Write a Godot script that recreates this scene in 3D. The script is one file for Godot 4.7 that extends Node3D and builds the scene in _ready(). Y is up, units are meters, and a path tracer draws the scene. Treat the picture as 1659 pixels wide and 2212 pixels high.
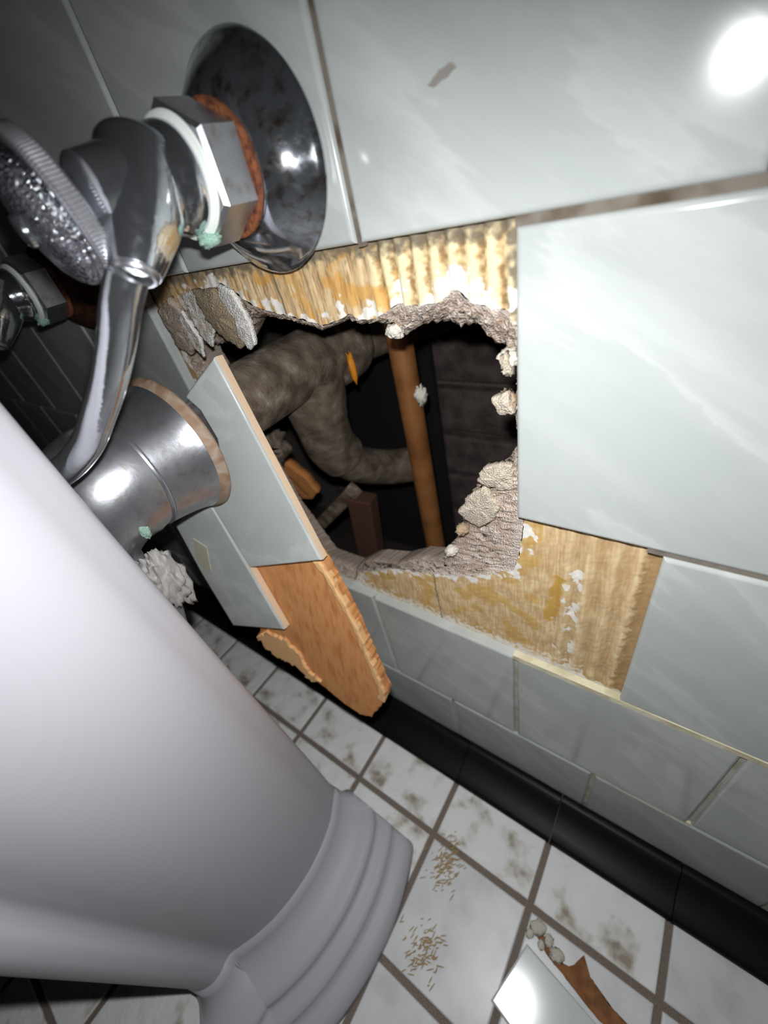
extends Node3D
# A broken bathroom wall behind a pedestal basin: two angle valves, a drain flange hanging a loose piece of tiling,
# a hole into the pipe cavity, floor and black base strip, lit by one small flash beside the lens.

var M := {}
var rng := RandomNumberGenerator.new()
var nz := FastNoiseLite.new()
const EYE := Vector3(0, 0.42, 0.13)

# ---------------------------------------------------------------- mesh builder
class Geo:
	var v := PackedVector3Array()
	var idx := PackedInt32Array()
	var grp := PackedInt32Array()
	var uv := PackedVector2Array()
	var col := PackedColorArray()
	var g := 1
	var uv_on := false
	var col_on := false
	func vert(p: Vector3, u := Vector2.ZERO, c := Color.WHITE) -> int:
		v.append(p); uv.append(u); col.append(c)
		return v.size() - 1
	func tri(a: int, b: int, c: int) -> void:
		idx.append(a); idx.append(b); idx.append(c); grp.append(g)
	func quad(a: int, b: int, c: int, d: int) -> void:
		tri(a, b, c); tri(a, c, d)
	# rows of rings; closed joins the ring ends
	func grid(rows: Array, closed: bool, groups: Array = []) -> void:
		var base := []
		for r in rows:
			var b := v.size()
			for p in r:
				vert(p)
			base.append(b)
		for i in rows.size() - 1:
			var n: int = rows[i].size()
			if groups.size() > i:
				g = groups[i]
			for j in (n if closed else n - 1):
				var k := (j + 1) % n
				quad(base[i] + j, base[i] + k, base[i + 1] + k, base[i + 1] + j)
	func cap(ring: Array) -> void:
		var c := Vector3.ZERO
		for p in ring:
			c += p
		var m := vert(c / ring.size())
		var b := v.size()
		for p in ring:
			vert(p)
		for j in ring.size():
			tri(m, b + j, b + (j + 1) % ring.size())
	func mesh(orient := true) -> ArrayMesh:
		var flip := false
		if orient:
			var vol := 0.0
			var mid := v[0]
			for t in range(0, idx.size(), 3):
				vol += (v[idx[t]] - mid).dot((v[idx[t + 1]] - mid).cross(v[idx[t + 2]] - mid))
			flip = vol > 0.0
		var st := SurfaceTool.new()
		st.begin(Mesh.PRIMITIVE_TRIANGLES)
		for t in range(0, idx.size(), 3):
			st.set_smooth_group(grp[t / 3])
			for k in ([0, 2, 1] if flip else [0, 1, 2]):
				var i := idx[t + k]
				if uv_on:
					st.set_uv(uv[i])
				if col_on:
					st.set_color(col[i])
				st.add_vertex(v[i])
		st.generate_normals()
		st.index()
		return st.commit()

func part(called: String, mesh: Mesh, mat: Material, parent: Node) -> MeshInstance3D:
	var o := MeshInstance3D.new()
	o.name = called
	o.mesh = mesh
	o.material_override = mat
	parent.add_child(o, true)
	return o

func numbered(called: String) -> String:
	if not has_node(NodePath(called)):
		return called
	var k := 1
	while has_node(NodePath("%s_%03d" % [called, k])):
		k += 1
	return "%s_%03d" % [called, k]

func sub(called: String, mesh: Mesh, mat: Material, parent: Node) -> MeshInstance3D:
	var nm := called
	var k := 1
	while parent.has_node(NodePath(nm)):
		nm = "%s_%03d" % [called, k]
		k += 1
	return part(nm, mesh, mat, parent)

func thing(called: String, label: String, category: String, at := Vector3.ZERO, group := "") -> Node3D:
	var o := Node3D.new()
	o.name = numbered(called)
	o.position = at
	add_child(o)
	o.set_meta("label", label)
	o.set_meta("category", category)
	if group:
		o.set_meta("group", group)
	return o

func tag(o: Node, label: String, category: String, group := "") -> void:
	o.set_meta("label", label)
	o.set_meta("category", category)
	if group:
		o.set_meta("group", group)

func structure(called: String, label: String, category: String) -> Node3D:
	var o := Node3D.new()
	o.name = called
	add_child(o)
	o.set_meta("kind", "structure")
	o.set_meta("label", label)
	o.set_meta("category", category)
	return o

func pts(a: Array, s := 1e-4) -> PackedVector2Array:
	var r := PackedVector2Array()
	for i in range(0, a.size(), 2):
		r.append(Vector2(a[i], a[i + 1]) * s)
	return r

# ---------------------------------------------------------------- shapes
func lathe(B: Geo, prof: Array, segs := 64, xf := Transform3D(), oval := 1.0, knurl := 0.0, teeth := 0) -> void:
	var rows := []
	var groups := []
	var g := B.g + 1
	for i in prof.size():
		var ring := []
		for j in segs:
			var t := TAU * j / segs
			var r: float = prof[i].x
			if teeth > 0 and r > knurl:
				r += 0.00024 * cos(t * teeth)
			ring.append(xf * Vector3(cos(t) * r * oval, sin(t) * r, prof[i].y))
		rows.append(ring)
		if i > 1:
			var d1: Vector2 = (prof[i - 1] - prof[i - 2]).normalized()
			var d2: Vector2 = (prof[i] - prof[i - 1]).normalized()
			if d1.dot(d2) < 0.8:
				g += 1
		if i > 0:
			groups.append(g)
	B.grid(rows, true, groups)
	B.g = g + 1

func arc(r: float, cx: float, cz: float, a0: float, a1: float, n: int) -> Array:
	var o := []
	for i in n + 1:
		var a := deg_to_rad(lerpf(a0, a1, float(i) / n))
		o.append(Vector2(cx + r * cos(a), cz + r * sin(a)))
	return o

func tube(B: Geo, path: Array, radii: Array, segs := 32, caps := true) -> void:
	var up := Vector3(0.3, 0.2, 1).normalized()
	var rows := []
	for i in path.size():
		var t: Vector3 = (path[mini(i + 1, path.size() - 1)] - path[maxi(i - 1, 0)]).normalized()
		var a := up.cross(t).normalized()
		up = t.cross(a).normalized()
		var r: float = radii[mini(i, radii.size() - 1)]
		var ring := []
		for j in segs:
			var w := TAU * j / segs
			ring.append(path[i] + (a * cos(w) + up * sin(w)) * r)
		rows.append(ring)
	B.g += 1
	B.grid(rows, true)
	if caps:
		B.g += 1
		B.cap(rows[0])
		B.g += 1
		var last: Array = rows[-1].duplicate()
		last.reverse()
		B.cap(last)
	B.g += 1

func spline(p: Array, n := 8) -> Array:
	var o := []
	for i in p.size() - 1:
		var a: Vector3 = p[maxi(i - 1, 0)]
		var d: Vector3 = p[mini(i + 2, p.size() - 1)]
		for k in n:
			o.append((p[i] as Vector3).cubic_interpolate(p[i + 1], a, d, float(k) / n))
	o.append(p[-1])
	return o

# polygon (x, y) pulled from z0 to z1, its z1 edge rounded by r
func slab(B: Geo, poly: PackedVector2Array, z0: float, z1: float, r: float, xf := Transform3D(), uvs := 1.0, uvo := Vector2.ZERO) -> void:
	var p := poly.duplicate()
	var area := 0.0
	for i in p.size():
		area += p[i].cross(p[(i + 1) % p.size()])
	if area < 0.0:
		p.reverse()
	var n := p.size()
	var loops := []
	var steps := 4 if r > 0.0 else 1
	var offs := [[0.0, z0]]
	if r > 0.0:
		for k in steps + 1:
			var a := PI / 2 * k / steps
			offs.append([r * (1 - cos(a)), z1 - r * (1 - sin(a))])
	else:
		offs.append([0.0, z1])
	for o in offs:
		var ring := PackedVector2Array()
		for i in n:
			var d1 := (p[i] - p[(i + n - 1) % n]).normalized()
			var d2 := (p[(i + 1) % n] - p[i]).normalized()
			var n1 := Vector2(-d1.y, d1.x)
			var n2 := Vector2(-d2.y, d2.x)
			var m := (n1 + n2)
			m = m / maxf(0.35, 1.0 + n1.dot(n2))
			ring.append(p[i] + m * o[0])
		loops.append([ring, o[1]])
	for l in loops.size() - 1:
		for i in n:
			var k := (i + 1) % n
			var q := [[loops[l][0][i], loops[l][1]], [loops[l][0][k], loops[l][1]], [loops[l + 1][0][k], loops[l + 1][1]], [loops[l + 1][0][i], loops[l + 1][1]]]
			var id := []
			for e in q:
				id.append(B.vert(xf * Vector3(e[0].x, e[0].y, e[1]), e[0] * uvs + uvo))
			B.g = 100 + i * 4 + (0 if l == 0 else 1)
			B.quad(id[0], id[1], id[2], id[3])
	for side in 2:
		var ring: PackedVector2Array = loops[-1][0] if side else loops[0][0]
		var z: float = loops[-1][1] if side else z0
		var tris := Geometry2D.triangulate_polygon(ring)
		var b := B.v.size()
		for e in ring:
			B.vert(xf * Vector3(e.x, e.y, z), e * uvs + uvo)
		B.g = 90 + side
		for t in range(0, tris.size(), 3):
			var a1 := ring[tris[t]]
			var cr := (ring[tris[t + 1]] - a1).cross(ring[tris[t + 2]] - a1)
			if (cr > 0.0) == (side == 1):
				B.tri(b + tris[t], b + tris[t + 1], b + tris[t + 2])
			else:
				B.tri(b + tris[t], b + tris[t + 2], b + tris[t + 1])
	B.g = 400

func rect(x0: float, y0: float, x1: float, y1: float) -> PackedVector2Array:
	return PackedVector2Array([Vector2(x0, y0), Vector2(x1, y0), Vector2(x1, y1), Vector2(x0, y1)])

func boxm(lo: Vector3, hi: Vector3, r := 0.0) -> ArrayMesh:
	var B := Geo.new()
	slab(B, rect(lo.x, lo.y, hi.x, hi.y), lo.z, hi.z, r)
	return B.mesh()

# outline, resampled and jittered
func rough_line(poly: PackedVector2Array, step: float, amp: float, seed_: int, closed := true) -> PackedVector2Array:
	var r := RandomNumberGenerator.new()
	r.seed = seed_
	var o := PackedVector2Array()
	for i in (poly.size() if closed else poly.size() - 1):
		var a := poly[i]
		var b := poly[(i + 1) % poly.size()]
		var n := maxi(1, int(a.distance_to(b) / step))
		for k in n:
			var q := a.lerp(b, float(k) / n)
			o.append(q + Vector2(r.randf_range(-amp, amp), r.randf_range(-amp, amp)))
	return o

# rough broken sheet: star-shaped outline, uneven faces
func rough_plate(poly: PackedVector2Array, thick: float, amp: float, seed_: int, xf := Transform3D(), step := 0.002, jag := 0.0007, cols: Array = [], puff := 0.0) -> ArrayMesh:
	var B := Geo.new()
	var ol := rough_line(poly, step, jag, seed_)
	var c := Vector2.ZERO
	for q in ol:
		c += q
	c /= ol.size()
	nz.seed = seed_
	nz.frequency = 1.0
	var rows := []
	var fr := [0.0, 0.35, 0.62, 0.82, 0.93, 1.0]
	var colr := []
	for side in [1, -1]:
		var list := fr.duplicate()
		if side == -1:
			list.reverse()
		for s in list:
			if side == -1 and s == 1.0:
				s = 0.985
			var ring := []
			var cr := []
			for q in ol:
				var w: Vector2 = c + (q - c) * s
				var h: float = thick / 2 * (1.0 if s < 0.99 else 0.7)
				h += (puff * (1.0 - s * s)) if side == 1 else 0.0
				var k := nz.get_noise_3d(w.x * 260, w.y * 260, side * 40.0)
				h += k * amp * (1.0 if s > 0.01 else 0.5)
				ring.append(xf * Vector3(w.x, w.y, h * side))
				cr.append([s, k, w])
			rows.append(ring)
			colr.append(cr)
	B.g = 1
	var b0 := B.v.size()
	B.grid(rows, true)
	if cols.size():
		B.col_on = true
		var i := b0
		for cr in colr:
			for e in cr:
				var k2 := nz.get_noise_3d(e[2].x * 700, e[2].y * 700, 9.0)
				B.col[i] = (cols[0] as Color).lerp(cols[1], clampf(0.5 + k2 * 1.6, 0, 1)).lerp(cols[2], clampf((e[0] - 0.8) * 4.0 + k2, 0, 1) if cols.size() > 2 else 0.0)
				i += 1
	return B.mesh()

func lump(r: Vector3, amp: float, seed_: int, n := 14, fine := 0.5) -> ArrayMesh:
	var B := Geo.new()
	nz.seed = seed_
	nz.frequency = 1.0
	var rows := []
	for i in n + 1:
		var ph := PI * i / n
		var ring := []
		for j in n * 2:
			var t := TAU * j / (n * 2)
			var d := Vector3(sin(ph) * cos(t), cos(ph), sin(ph) * sin(t))
			ring.append(d * r * (1.0 + amp * nz.get_noise_3dv(d * 2.2) + amp * fine * nz.get_noise_3dv(d * 6.0)))
		rows.append(ring)
	B.grid(rows, true)
	return B.mesh()

# ---------------------------------------------------------------- materials
func noise_tex(freq: float, cols: Array, offs: Array, seed_: int, size := 512, warp := 0.0, type := FastNoiseLite.TYPE_SIMPLEX_SMOOTH, oct := 4) -> NoiseTexture2D:
	var n := FastNoiseLite.new()
	n.noise_type = type
	n.frequency = freq
	n.seed = seed_
	n.fractal_octaves = oct
	if warp > 0.0:
		n.domain_warp_enabled = true
		n.domain_warp_amplitude = warp
		n.domain_warp_frequency = freq * 0.6
	var g := Gradient.new()
	g.offsets = PackedFloat32Array(offs)
	g.colors = PackedColorArray(cols)
	var t := NoiseTexture2D.new()
	t.width = size
	t.height = size
	t.seamless = true
	t.noise = n
	t.color_ramp = g
	return t

func grey_tex(freq: float, seed_: int, lo := 0.0, hi := 1.0, size := 512) -> NoiseTexture2D:
	return noise_tex(freq, [Color(lo, lo, lo), Color(hi, hi, hi)], [0.25, 0.75], seed_, size)

func mat(called: String, c: Color, rough: float, metal := 0.0, tex: Texture2D = null, scale := 0.0, bump: Texture2D = null, bump_cm := 0.0, world := false) -> StandardMaterial3D:
	var m := StandardMaterial3D.new()
	m.resource_name = called
	m.albedo_color = c
	m.roughness = rough
	m.metallic = metal
	if tex:
		m.albedo_texture = tex
	if bump:
		m.heightmap_enabled = true
		m.heightmap_texture = bump
		m.heightmap_scale = bump_cm
	if scale > 0.0:
		m.uv1_triplanar = true
		m.uv1_world_triplanar = world
		m.uv1_scale = Vector3.ONE * scale
	M[called] = m
	return m

func hexc(s: String) -> Color:
	return Color.html(s)

func make_materials() -> void:
	var vein := noise_tex(0.006, [hexc("b1b6b3"), hexc("b8bcb9"), hexc("c2c6c3"), hexc("b3b7b4")], [0.2, 0.47, 0.52, 0.8], 5, 1024, 60.0)
	var fine := grey_tex(0.06, 3)
	var coarse := grey_tex(0.02, 8)
	var g := mat("wall_glaze", Color.WHITE, 0.2, 0.0, vein)
	g.uv1_scale = Vector3(2.2, 2.2, 1)
	g.roughness_texture = noise_tex(0.01, [Color(0.45, 0.45, 0.45), Color(1, 1, 1)], [0.25, 0.8], 15, 512, 40.0)
	mat("tile_body", hexc("e0c3a4"), 0.9)
	mat("pale_grout", hexc("bcbcb0"), 0.9, 0.0, noise_tex(0.012, [hexc("e0dccf"), hexc("ffffff")], [0.2, 0.6], 4), 8.0, fine, 0.006, true)
	mat("cream_grout", hexc("e0d9bd"), 0.9, 0.0, noise_tex(0.012, [hexc("e0dccf"), hexc("ffffff")], [0.2, 0.6], 4), 8.0, fine, 0.01, true)
	mat("dark_grout", hexc("7d746a"), 0.95, 0.0, noise_tex(0.012, [hexc("b0a090"), hexc("ffffff")], [0.2, 0.6], 14), 8.0, fine, 0.01, true)
	mat("plaster", Color.WHITE, 0.95, 0.0, null, 30.0, fine, 0.06, true).vertex_color_use_as_albedo = true
	#mat("sheet", hexc("8d8579"), 0.95)
	var ch := mat("chrome", hexc("c9ccd2"), 0.09, 0.955, null, 18.0, coarse, 0.004)
	ch.roughness_texture = noise_tex(0.03, [Color(0.5, 0.5, 0.5), Color(1, 1, 1)], [0.3, 0.8], 6)
	ch.roughness = 0.16
	var sp := mat("spotted_chrome", Color.WHITE, 0.2, 0.93, noise_tex(0.022, [hexc("6b4a33"), hexc("8f8378"), hexc("b7bcc4"), hexc("c3c8d0")], [0.12, 0.26, 0.4, 1.0], 21), 14.0)
	sp.roughness_texture = noise_tex(0.03, [Color(1, 1, 1), Color(0.45, 0.45, 0.45)], [0.1, 0.5], 21)
	mat("satin_chrome", hexc("c0c0c5"), 0.3, 0.9, noise_tex(0.02, [hexc("dcd2c8"), hexc("f2f2f4"), hexc("ffffff")], [0.1, 0.35, 0.9], 17), 12.0, fine, 0.0015)
	mat("pitted_chrome", hexc("b4b6bd"), 0.13, 1.0, null, 34.0, noise_tex(0.045, [Color.BLACK, Color.WHITE], [0.3, 0.62], 12), 0.045)
	mat("rim_rust", Color.WHITE, 0.75, 0.15, noise_tex(0.01, [hexc("6e4a34"), hexc("8d7560"), hexc("a79a8b"), hexc("85583a")], [0.2, 0.4, 0.6, 0.85], 35), 9.0, fine, 0.006)
	mat("rust", Color.WHITE, 0.85, 0.0, noise_tex(0.02, [hexc("4f2a18"), hexc("7c4527"), hexc("8f5836")], [0.25, 0.5, 0.8], 31), 22.0, fine, 0.01)
	mat("dark_rust", Color.WHITE, 0.7, 0.3, noise_tex(0.02, [hexc("2a160d"), hexc("4a2614"), hexc("5f371f")], [0.25, 0.55, 0.8], 33), 22.0, fine, 0.01)
	mat("white_seal", hexc("e4e8e2"), 0.6)
	mat("verdigris", hexc("a9cdbb"), 0.9, 0.0, null, 60.0, fine, 0.05)
	mat("old_iron", Color.WHITE, 0.8, 0.1, noise_tex(0.01, [hexc("4a3d32"), hexc("67594b"), hexc("76695b"), hexc("9d9184")], [0.2, 0.45, 0.7, 0.98], 41), 12.0, fine, 0.02)
	mat("orange_paint", hexc("d98a1c"), 0.6)
	mat("old_copper", Color.WHITE, 0.45, 0.35, noise_tex(0.008, [hexc("8a5a34"), hexc("a06a3e"), hexc("aa7446")], [0.2, 0.5, 0.8], 43), 8.0, fine, 0.002)
	mat("brick", Color.WHITE, 0.95, 0.0, noise_tex(0.01, [hexc("4e4240"), hexc("5d504d"), hexc("6b5f5b")], [0.25, 0.5, 0.8], 45), 7.0, fine, 0.03, true)
	mat("brick_mortar", hexc("6d665e"), 0.95, 0.0, null, 8.0, fine, 0.1, true)
	mat("brown_board", Color.WHITE, 0.9, 0.0, noise_tex(0.02, [hexc("b87038"), hexc("cc8c58"), hexc("d69860"), hexc("c07c3c")], [0.15, 0.4, 0.62, 0.9], 51), 9.0, fine, 0.004)
	(M.brown_board as StandardMaterial3D).uv1_scale = Vector3(16, 3, 16)
	mat("torn_edge", hexc("eab981"), 0.95, 0.0, null, 50.0, fine, 0.02)
	mat("orange_clay", hexc("b9793f"), 0.9, 0.0, null, 30.0, fine, 0.03)
	mat("dark_wood", hexc("4c2c20"), 0.8, 0.0, null, 30.0, fine, 0.03)
	mat("grey_rag", hexc("918d8a"), 0.6, 0.0, null, 20.0, coarse, 0.008)
	mat("porcelain", hexc("b6b3b9"), 0.48).metallic_specular = 0.4
	var fl := noise_tex(0.006, [hexc("a5998a"), hexc("d9d5cd"), hexc("f2f2f0"), hexc("f8f8f6")], [0.1, 0.26, 0.42, 0.9], 61, 1024, 30.0)
	mat("floor_glaze", Color.WHITE, 0.35, 0.0, noise_tex(0.01, [hexc("cdcdce"), hexc("dcdcdd"), hexc("e4e4e5")], [0.2, 0.5, 0.8], 63), 5.0, null, 0.0, true)
	mat("dusty_tile", Color.WHITE, 0.8, 0.0, fl, 5.0, coarse, 0.05, true)
	mat("floor_grout", hexc("948579"), 0.95, 0.0, null, 30.0, fine, 0.06, true)
	mat("black_tile", hexc("121314"), 0.42).metallic_specular = 0.3
	mat("straw", hexc("b59a6c"), 0.9)
	mat("white_crumb", hexc("ddd6c8"), 0.95, 0.0, null, 60.0, fine, 0.02)
	mat("tan_crumb", hexc("b39a80"), 0.95, 0.0, null, 60.0, fine, 0.02)
	mat("brown_scrap", Color.WHITE, 0.85, 0.0, noise_tex(0.02, [hexc("7c5030"), hexc("94633c")], [0.3, 0.7], 71), 10.0)
	mat("loose_glaze", hexc("d6dbda"), 0.14)
	mat("room_paint", hexc("8d9090"), 0.9)
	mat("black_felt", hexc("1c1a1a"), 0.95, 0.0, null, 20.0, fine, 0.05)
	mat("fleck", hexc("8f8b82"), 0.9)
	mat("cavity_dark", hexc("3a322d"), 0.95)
	mat("yellow_chip", hexc("b8b39c"), 0.6)

# ---------------------------------------------------------------- the hole
var S := PackedVector2Array()
var K := PackedVector2Array()
const RX0 := -0.2755
const RX1 := 0.0085
const RY0 := 0.1862
const RY1 := 0.4085

func bed_image() -> ImageTexture:
	var w := 1024
	var h := 800
	# distance to the hole, coarse, then smoothed
	var dw := 128
	var dh := 100
	var di := Image.create(dw, dh, false, Image.FORMAT_RF)
	for j in dh:
		for i in dw:
			var p := Vector2(lerpf(RX0, RX1, (i + 0.5) / dw), lerpf(RY0, RY1, (j + 0.5) / dh))
			var d := 1.0
			for k in S.size():
				d = minf(d, p.distance_to(Geometry2D.get_closest_point_to_segment(p, S[k], S[(k + 1) % S.size()])))
			di.set_pixel(i, j, Color(d * 1000.0, 0, 0))
	di.resize(w, h, Image.INTERPOLATE_BILINEAR)
	var n1 := FastNoiseLite.new()
	n1.seed = 2
	n1.frequency = 1.0
	n1.fractal_octaves = 3
	var im := Image.create(w, h, false, Image.FORMAT_RGB8)
	var tan_ := hexc("c9a577")
	var pale := hexc("e6cfa4")
	var cream := hexc("f0dcae")
	var brown := hexc("97764c")
	var orange := hexc("d79a45")
	var mustard := hexc("c59a4a")
	var white := hexc("efece6")
	var dirt := hexc("6b6152")
	for j in h:
		var y := lerpf(RY0, RY1, (j + 0.5) / h) * 1000.0
		for i in w:
			var x := lerpf(RX0, RX1, (i + 0.5) / w) * 1000.0
			var streak := n1.get_noise_2d(x * 0.55, y * 0.06)
			var blot := n1.get_noise_2d(x * 0.05 + 50, y * 0.05)
			var c := tan_.lerp(pale, clampf(0.4 + streak * 0.8 + blot * 0.5, 0, 1))
			var top := y > 370.0
			var f := n1.get_noise_2d(x * 0.22 + 200, y * 0.22)
			if top:
				var cz := clampf((x + 112.0) / 10.0, 0, 1)
				if cz > 0.0:
					var rd := 0.5 + 0.5 * cos(x * TAU / 6.6)
					var ck := brown.lerp(cream, clampf(rd * 1.3 + 0.25 + f * 0.9, 0, 1))
					c = c.lerp(ck, cz)
				elif streak < -0.2:
					c = c.lerp(brown, clampf((-0.2 - streak) * 3.0, 0, 0.6))
				var o := n1.get_noise_2d(x * 0.055 + 9, y * 0.075 + 70)
				if x > -185 and x < -95 and o > 0.06:
					c = c.lerp(orange, clampf((o - 0.06) * 2.2, 0, 0.6))
				if x < -215:
					c = c.lerp(brown, clampf(0.3 + f * 0.8, 0, 0.8))
				# dirt against the cut tile edges
				var e := minf(404.7 - y, -50.7 - x if x < -48 else 99.0)
				c = c.lerp(dirt, clampf(1.0 - (e + f * 4.0) / 5.0, 0, 0.85))
			else:
				var o2 := n1.get_noise_2d(x * 0.04 + 31, y * 0.055 + 11)
				if o2 > 0.02 and x < -40:
					c = c.lerp(mustard, clampf((o2 - 0.02) * 2.2, 0, 0.6))
				if x > -30.0:
					var rd2 := 0.5 + 0.5 * cos((x + 2.0) * TAU / 9.0)
					c = c.lerp(brown.lerp(pale, rd2), 0.3)
				var e2 := minf(minf(296.0 - y, 2.0 - x), 99.0)
				c = c.lerp(brown, clampf(1.0 - (e2 + f * 3.0) / 3.0, 0, 0.6))
				var lowp := (y - 188.0) + f * 9.0
				if lowp < 5.0 and x < -15:
					c = c.lerp(white, clampf((5.0 - lowp) * 0.25, 0, 0.8))
				# white plaster smear beside the yellow ridge
				var sm := n1.get_noise_2d(x * 0.12 + 300, y * 0.09)
				var dx := absf(x + 22.0 + sm * 8.0)
				if y < 272:
					c = c.lerp(white, 0.9 * clampf((1.5 + sm * 9.0 - dx) * 0.5, 0, 1))
				dx = absf(x + 33.0 - (y - 245.0) * 0.1 + sm * 3.0)
				if y > 226 and y < 262:
					c = c.lerp(mustard, clampf((3.6 - dx) * 0.5, 0, 0.95))
			var d := di.get_pixel(i, j).r
			var wn := n1.get_noise_2d(x * 0.1 + 400, y * 0.1)
			var wd := 2.6 + wn * 12.0
			if d < wd:
				c = c.lerp(white, clampf((wd - d) * 0.6, 0, 0.93))
			if top:
				# bright patch under the combed bed
				var q := Vector2((x + 72.0) / 9.0, (y - 388.0) / 5.5).length() + f * 0.8
				c = c.lerp(white, clampf((1.1 - q) * 4.0, 0, 0.95))
				q = absf(x + 158.6 + (y - 395.0) * 0.04)
				c = c.lerp(dirt, clampf(1.0 - q / 0.9, 0, 0.7))
			else:
				var q2 := absf(x + 104.0 + f * 0.8)
				c = c.lerp(dirt, clampf(1.0 - q2 / 0.9, 0, 0.7))
			im.set_pixel(i, j, c)
	return ImageTexture.create_from_image(im)

func bed_height(x: float, y: float) -> float:
	var h := 0.0005 * nz.get_noise_2d(x * 160, y * 60) + 0.0004 * nz.get_noise_2d(x * 500, y * 500)
	if y > 0.37:
		var a := clampf((x + 0.112) / 0.01, 0, 1) if x > -0.112 else 0.25
		h += 0.0011 * a * cos(x * TAU / 0.0066)
	elif x > -0.034:
		h += 0.0009 * cos((x + 0.002) * TAU / 0.009)
	return h

func bed_mesh() -> ArrayMesh:
	nz.seed = 77
	nz.frequency = 1.0
	var B := Geo.new()
	B.uv_on = true
	var nx := 226
	var ny := 178
	var inside := []
	var ids := PackedInt32Array()
	ids.resize(nx * ny)
	var pos := PackedVector2Array()
	pos.resize(nx * ny)
	var hole := rough_line(S, 0.0018, 0.0005, 5)
	var inn := PackedByteArray()
	inn.resize(nx * ny)
	for j in ny:
		for i in nx:
			var p := Vector2(lerpf(RX0, RX1, float(i) / (nx - 1)), lerpf(RY0, RY1, float(j) / (ny - 1)))
			pos[j * nx + i] = p
			inn[j * nx + i] = 1 if Geometry2D.is_point_in_polygon(p, hole) else 0
	for j in ny:
		for i in nx:
			var at := j * nx + i
			var p := pos[at]
			ids[at] = -1
			if inn[at]:
				var near := false
				for dj in [-1, 0, 1]:
					for di in [-1, 0, 1]:
						var a: int = i + di
						var b: int = j + dj
						if a >= 0 and b >= 0 and a < nx and b < ny and not inn[b * nx + a]:
							near = true
				if not near:
					continue
				var best := p
				var bd := 1.0
				for k in hole.size():
					var c := Geometry2D.get_closest_point_to_segment(p, hole[k], hole[(k + 1) % hole.size()])
					if c.distance_to(p) < bd:
						bd = c.distance_to(p)
						best = c
				p = best
			ids[at] = B.vert(Vector3(p.x, p.y, -0.0068 + bed_height(p.x, p.y)), Vector2((p.x - RX0) / (RX1 - RX0), (p.y - RY0) / (RY1 - RY0)))
	for j in ny - 1:
		for i in nx - 1:
			var a := ids[j * nx + i]
			var b := ids[j * nx + i + 1]
			var c := ids[(j + 1) * nx + i + 1]
			var d := ids[(j + 1) * nx + i]
			var e := inn[j * nx + i] + inn[j * nx + i + 1] + inn[(j + 1) * nx + i + 1] + inn[(j + 1) * nx + i]
			if e == 4 or a < 0 or b < 0 or c < 0 or d < 0:
				continue
			B.tri(a, c, b)
			B.tri(a, d, c)
	return B.mesh(false)

func core_mesh() -> ArrayMesh:
	var B := Geo.new()
	B.col_on = true
	nz.seed = 91
	nz.frequency = 1.0
	var a := PackedVector2Array()
	var b := PackedVector2Array()
	for i in S.size():
		var k := (i + 1) % S.size()
		var n := maxi(2, int(maxf(S[i].distance_to(S[k]), K[i].distance_to(K[k])) / 0.0009))
		for j in n:
			a.append(S[i].lerp(S[k], float(j) / n))
			b.append(K[i].lerp(K[k], float(j) / n))
	var rows := []
	var cols := []
	var pink := Color(0.47, 0.35, 0.285)
	var tanc := Color(0.42, 0.30, 0.195)
	var pale := Color(0.72, 0.63, 0.55)
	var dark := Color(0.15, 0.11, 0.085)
	var m := 11
	for t in m + 3:
		var ring := []
		for i in a.size():
			var u := minf(1.0, float(t) / m)
			var p := a[i].lerp(b[i], u)
			var out := (a[i] - b[i]).normalized()
			var z := lerpf(-0.0064, -0.0175, pow(u, 1.3))
			var nn := nz.get_noise_3d(p.x * 330, p.y * 330, t * 0.15)
			var n2 := nz.get_noise_3d(p.x * 1100, p.y * 1100, t * 0.9 + 30)
			var wgt := sin(PI * clampf(u, 0.06, 0.94))
			z += (nn * 0.0035 + n2 * 0.0012) * wgt
			p += out * (-(nn * 0.002 + n2 * 0.001) * clampf(u * 1.5, 0, 1))
			if t == m + 1:
				z -= 0.005
				p += out * 0.002
			if t == m + 2:
				z = -0.03
				p += out * 0.008
			ring.append(Vector3(p.x, p.y, z))
			var c := pink.lerp(tanc, clampf(0.4 + nn, 0, 1)).lerp(pale, clampf(n2 * 2.2 + 0.25 + nn * 0.6, 0, 1))
			if u < 0.14:
				c = c.lerp(pale, 0.6)
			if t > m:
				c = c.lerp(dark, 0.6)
			cols.append(c)
		rows.append(ring)
	B.grid(rows, true)
	for i in cols.size():
		B.col[i] = cols[i]
	return B.mesh(false)

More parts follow.
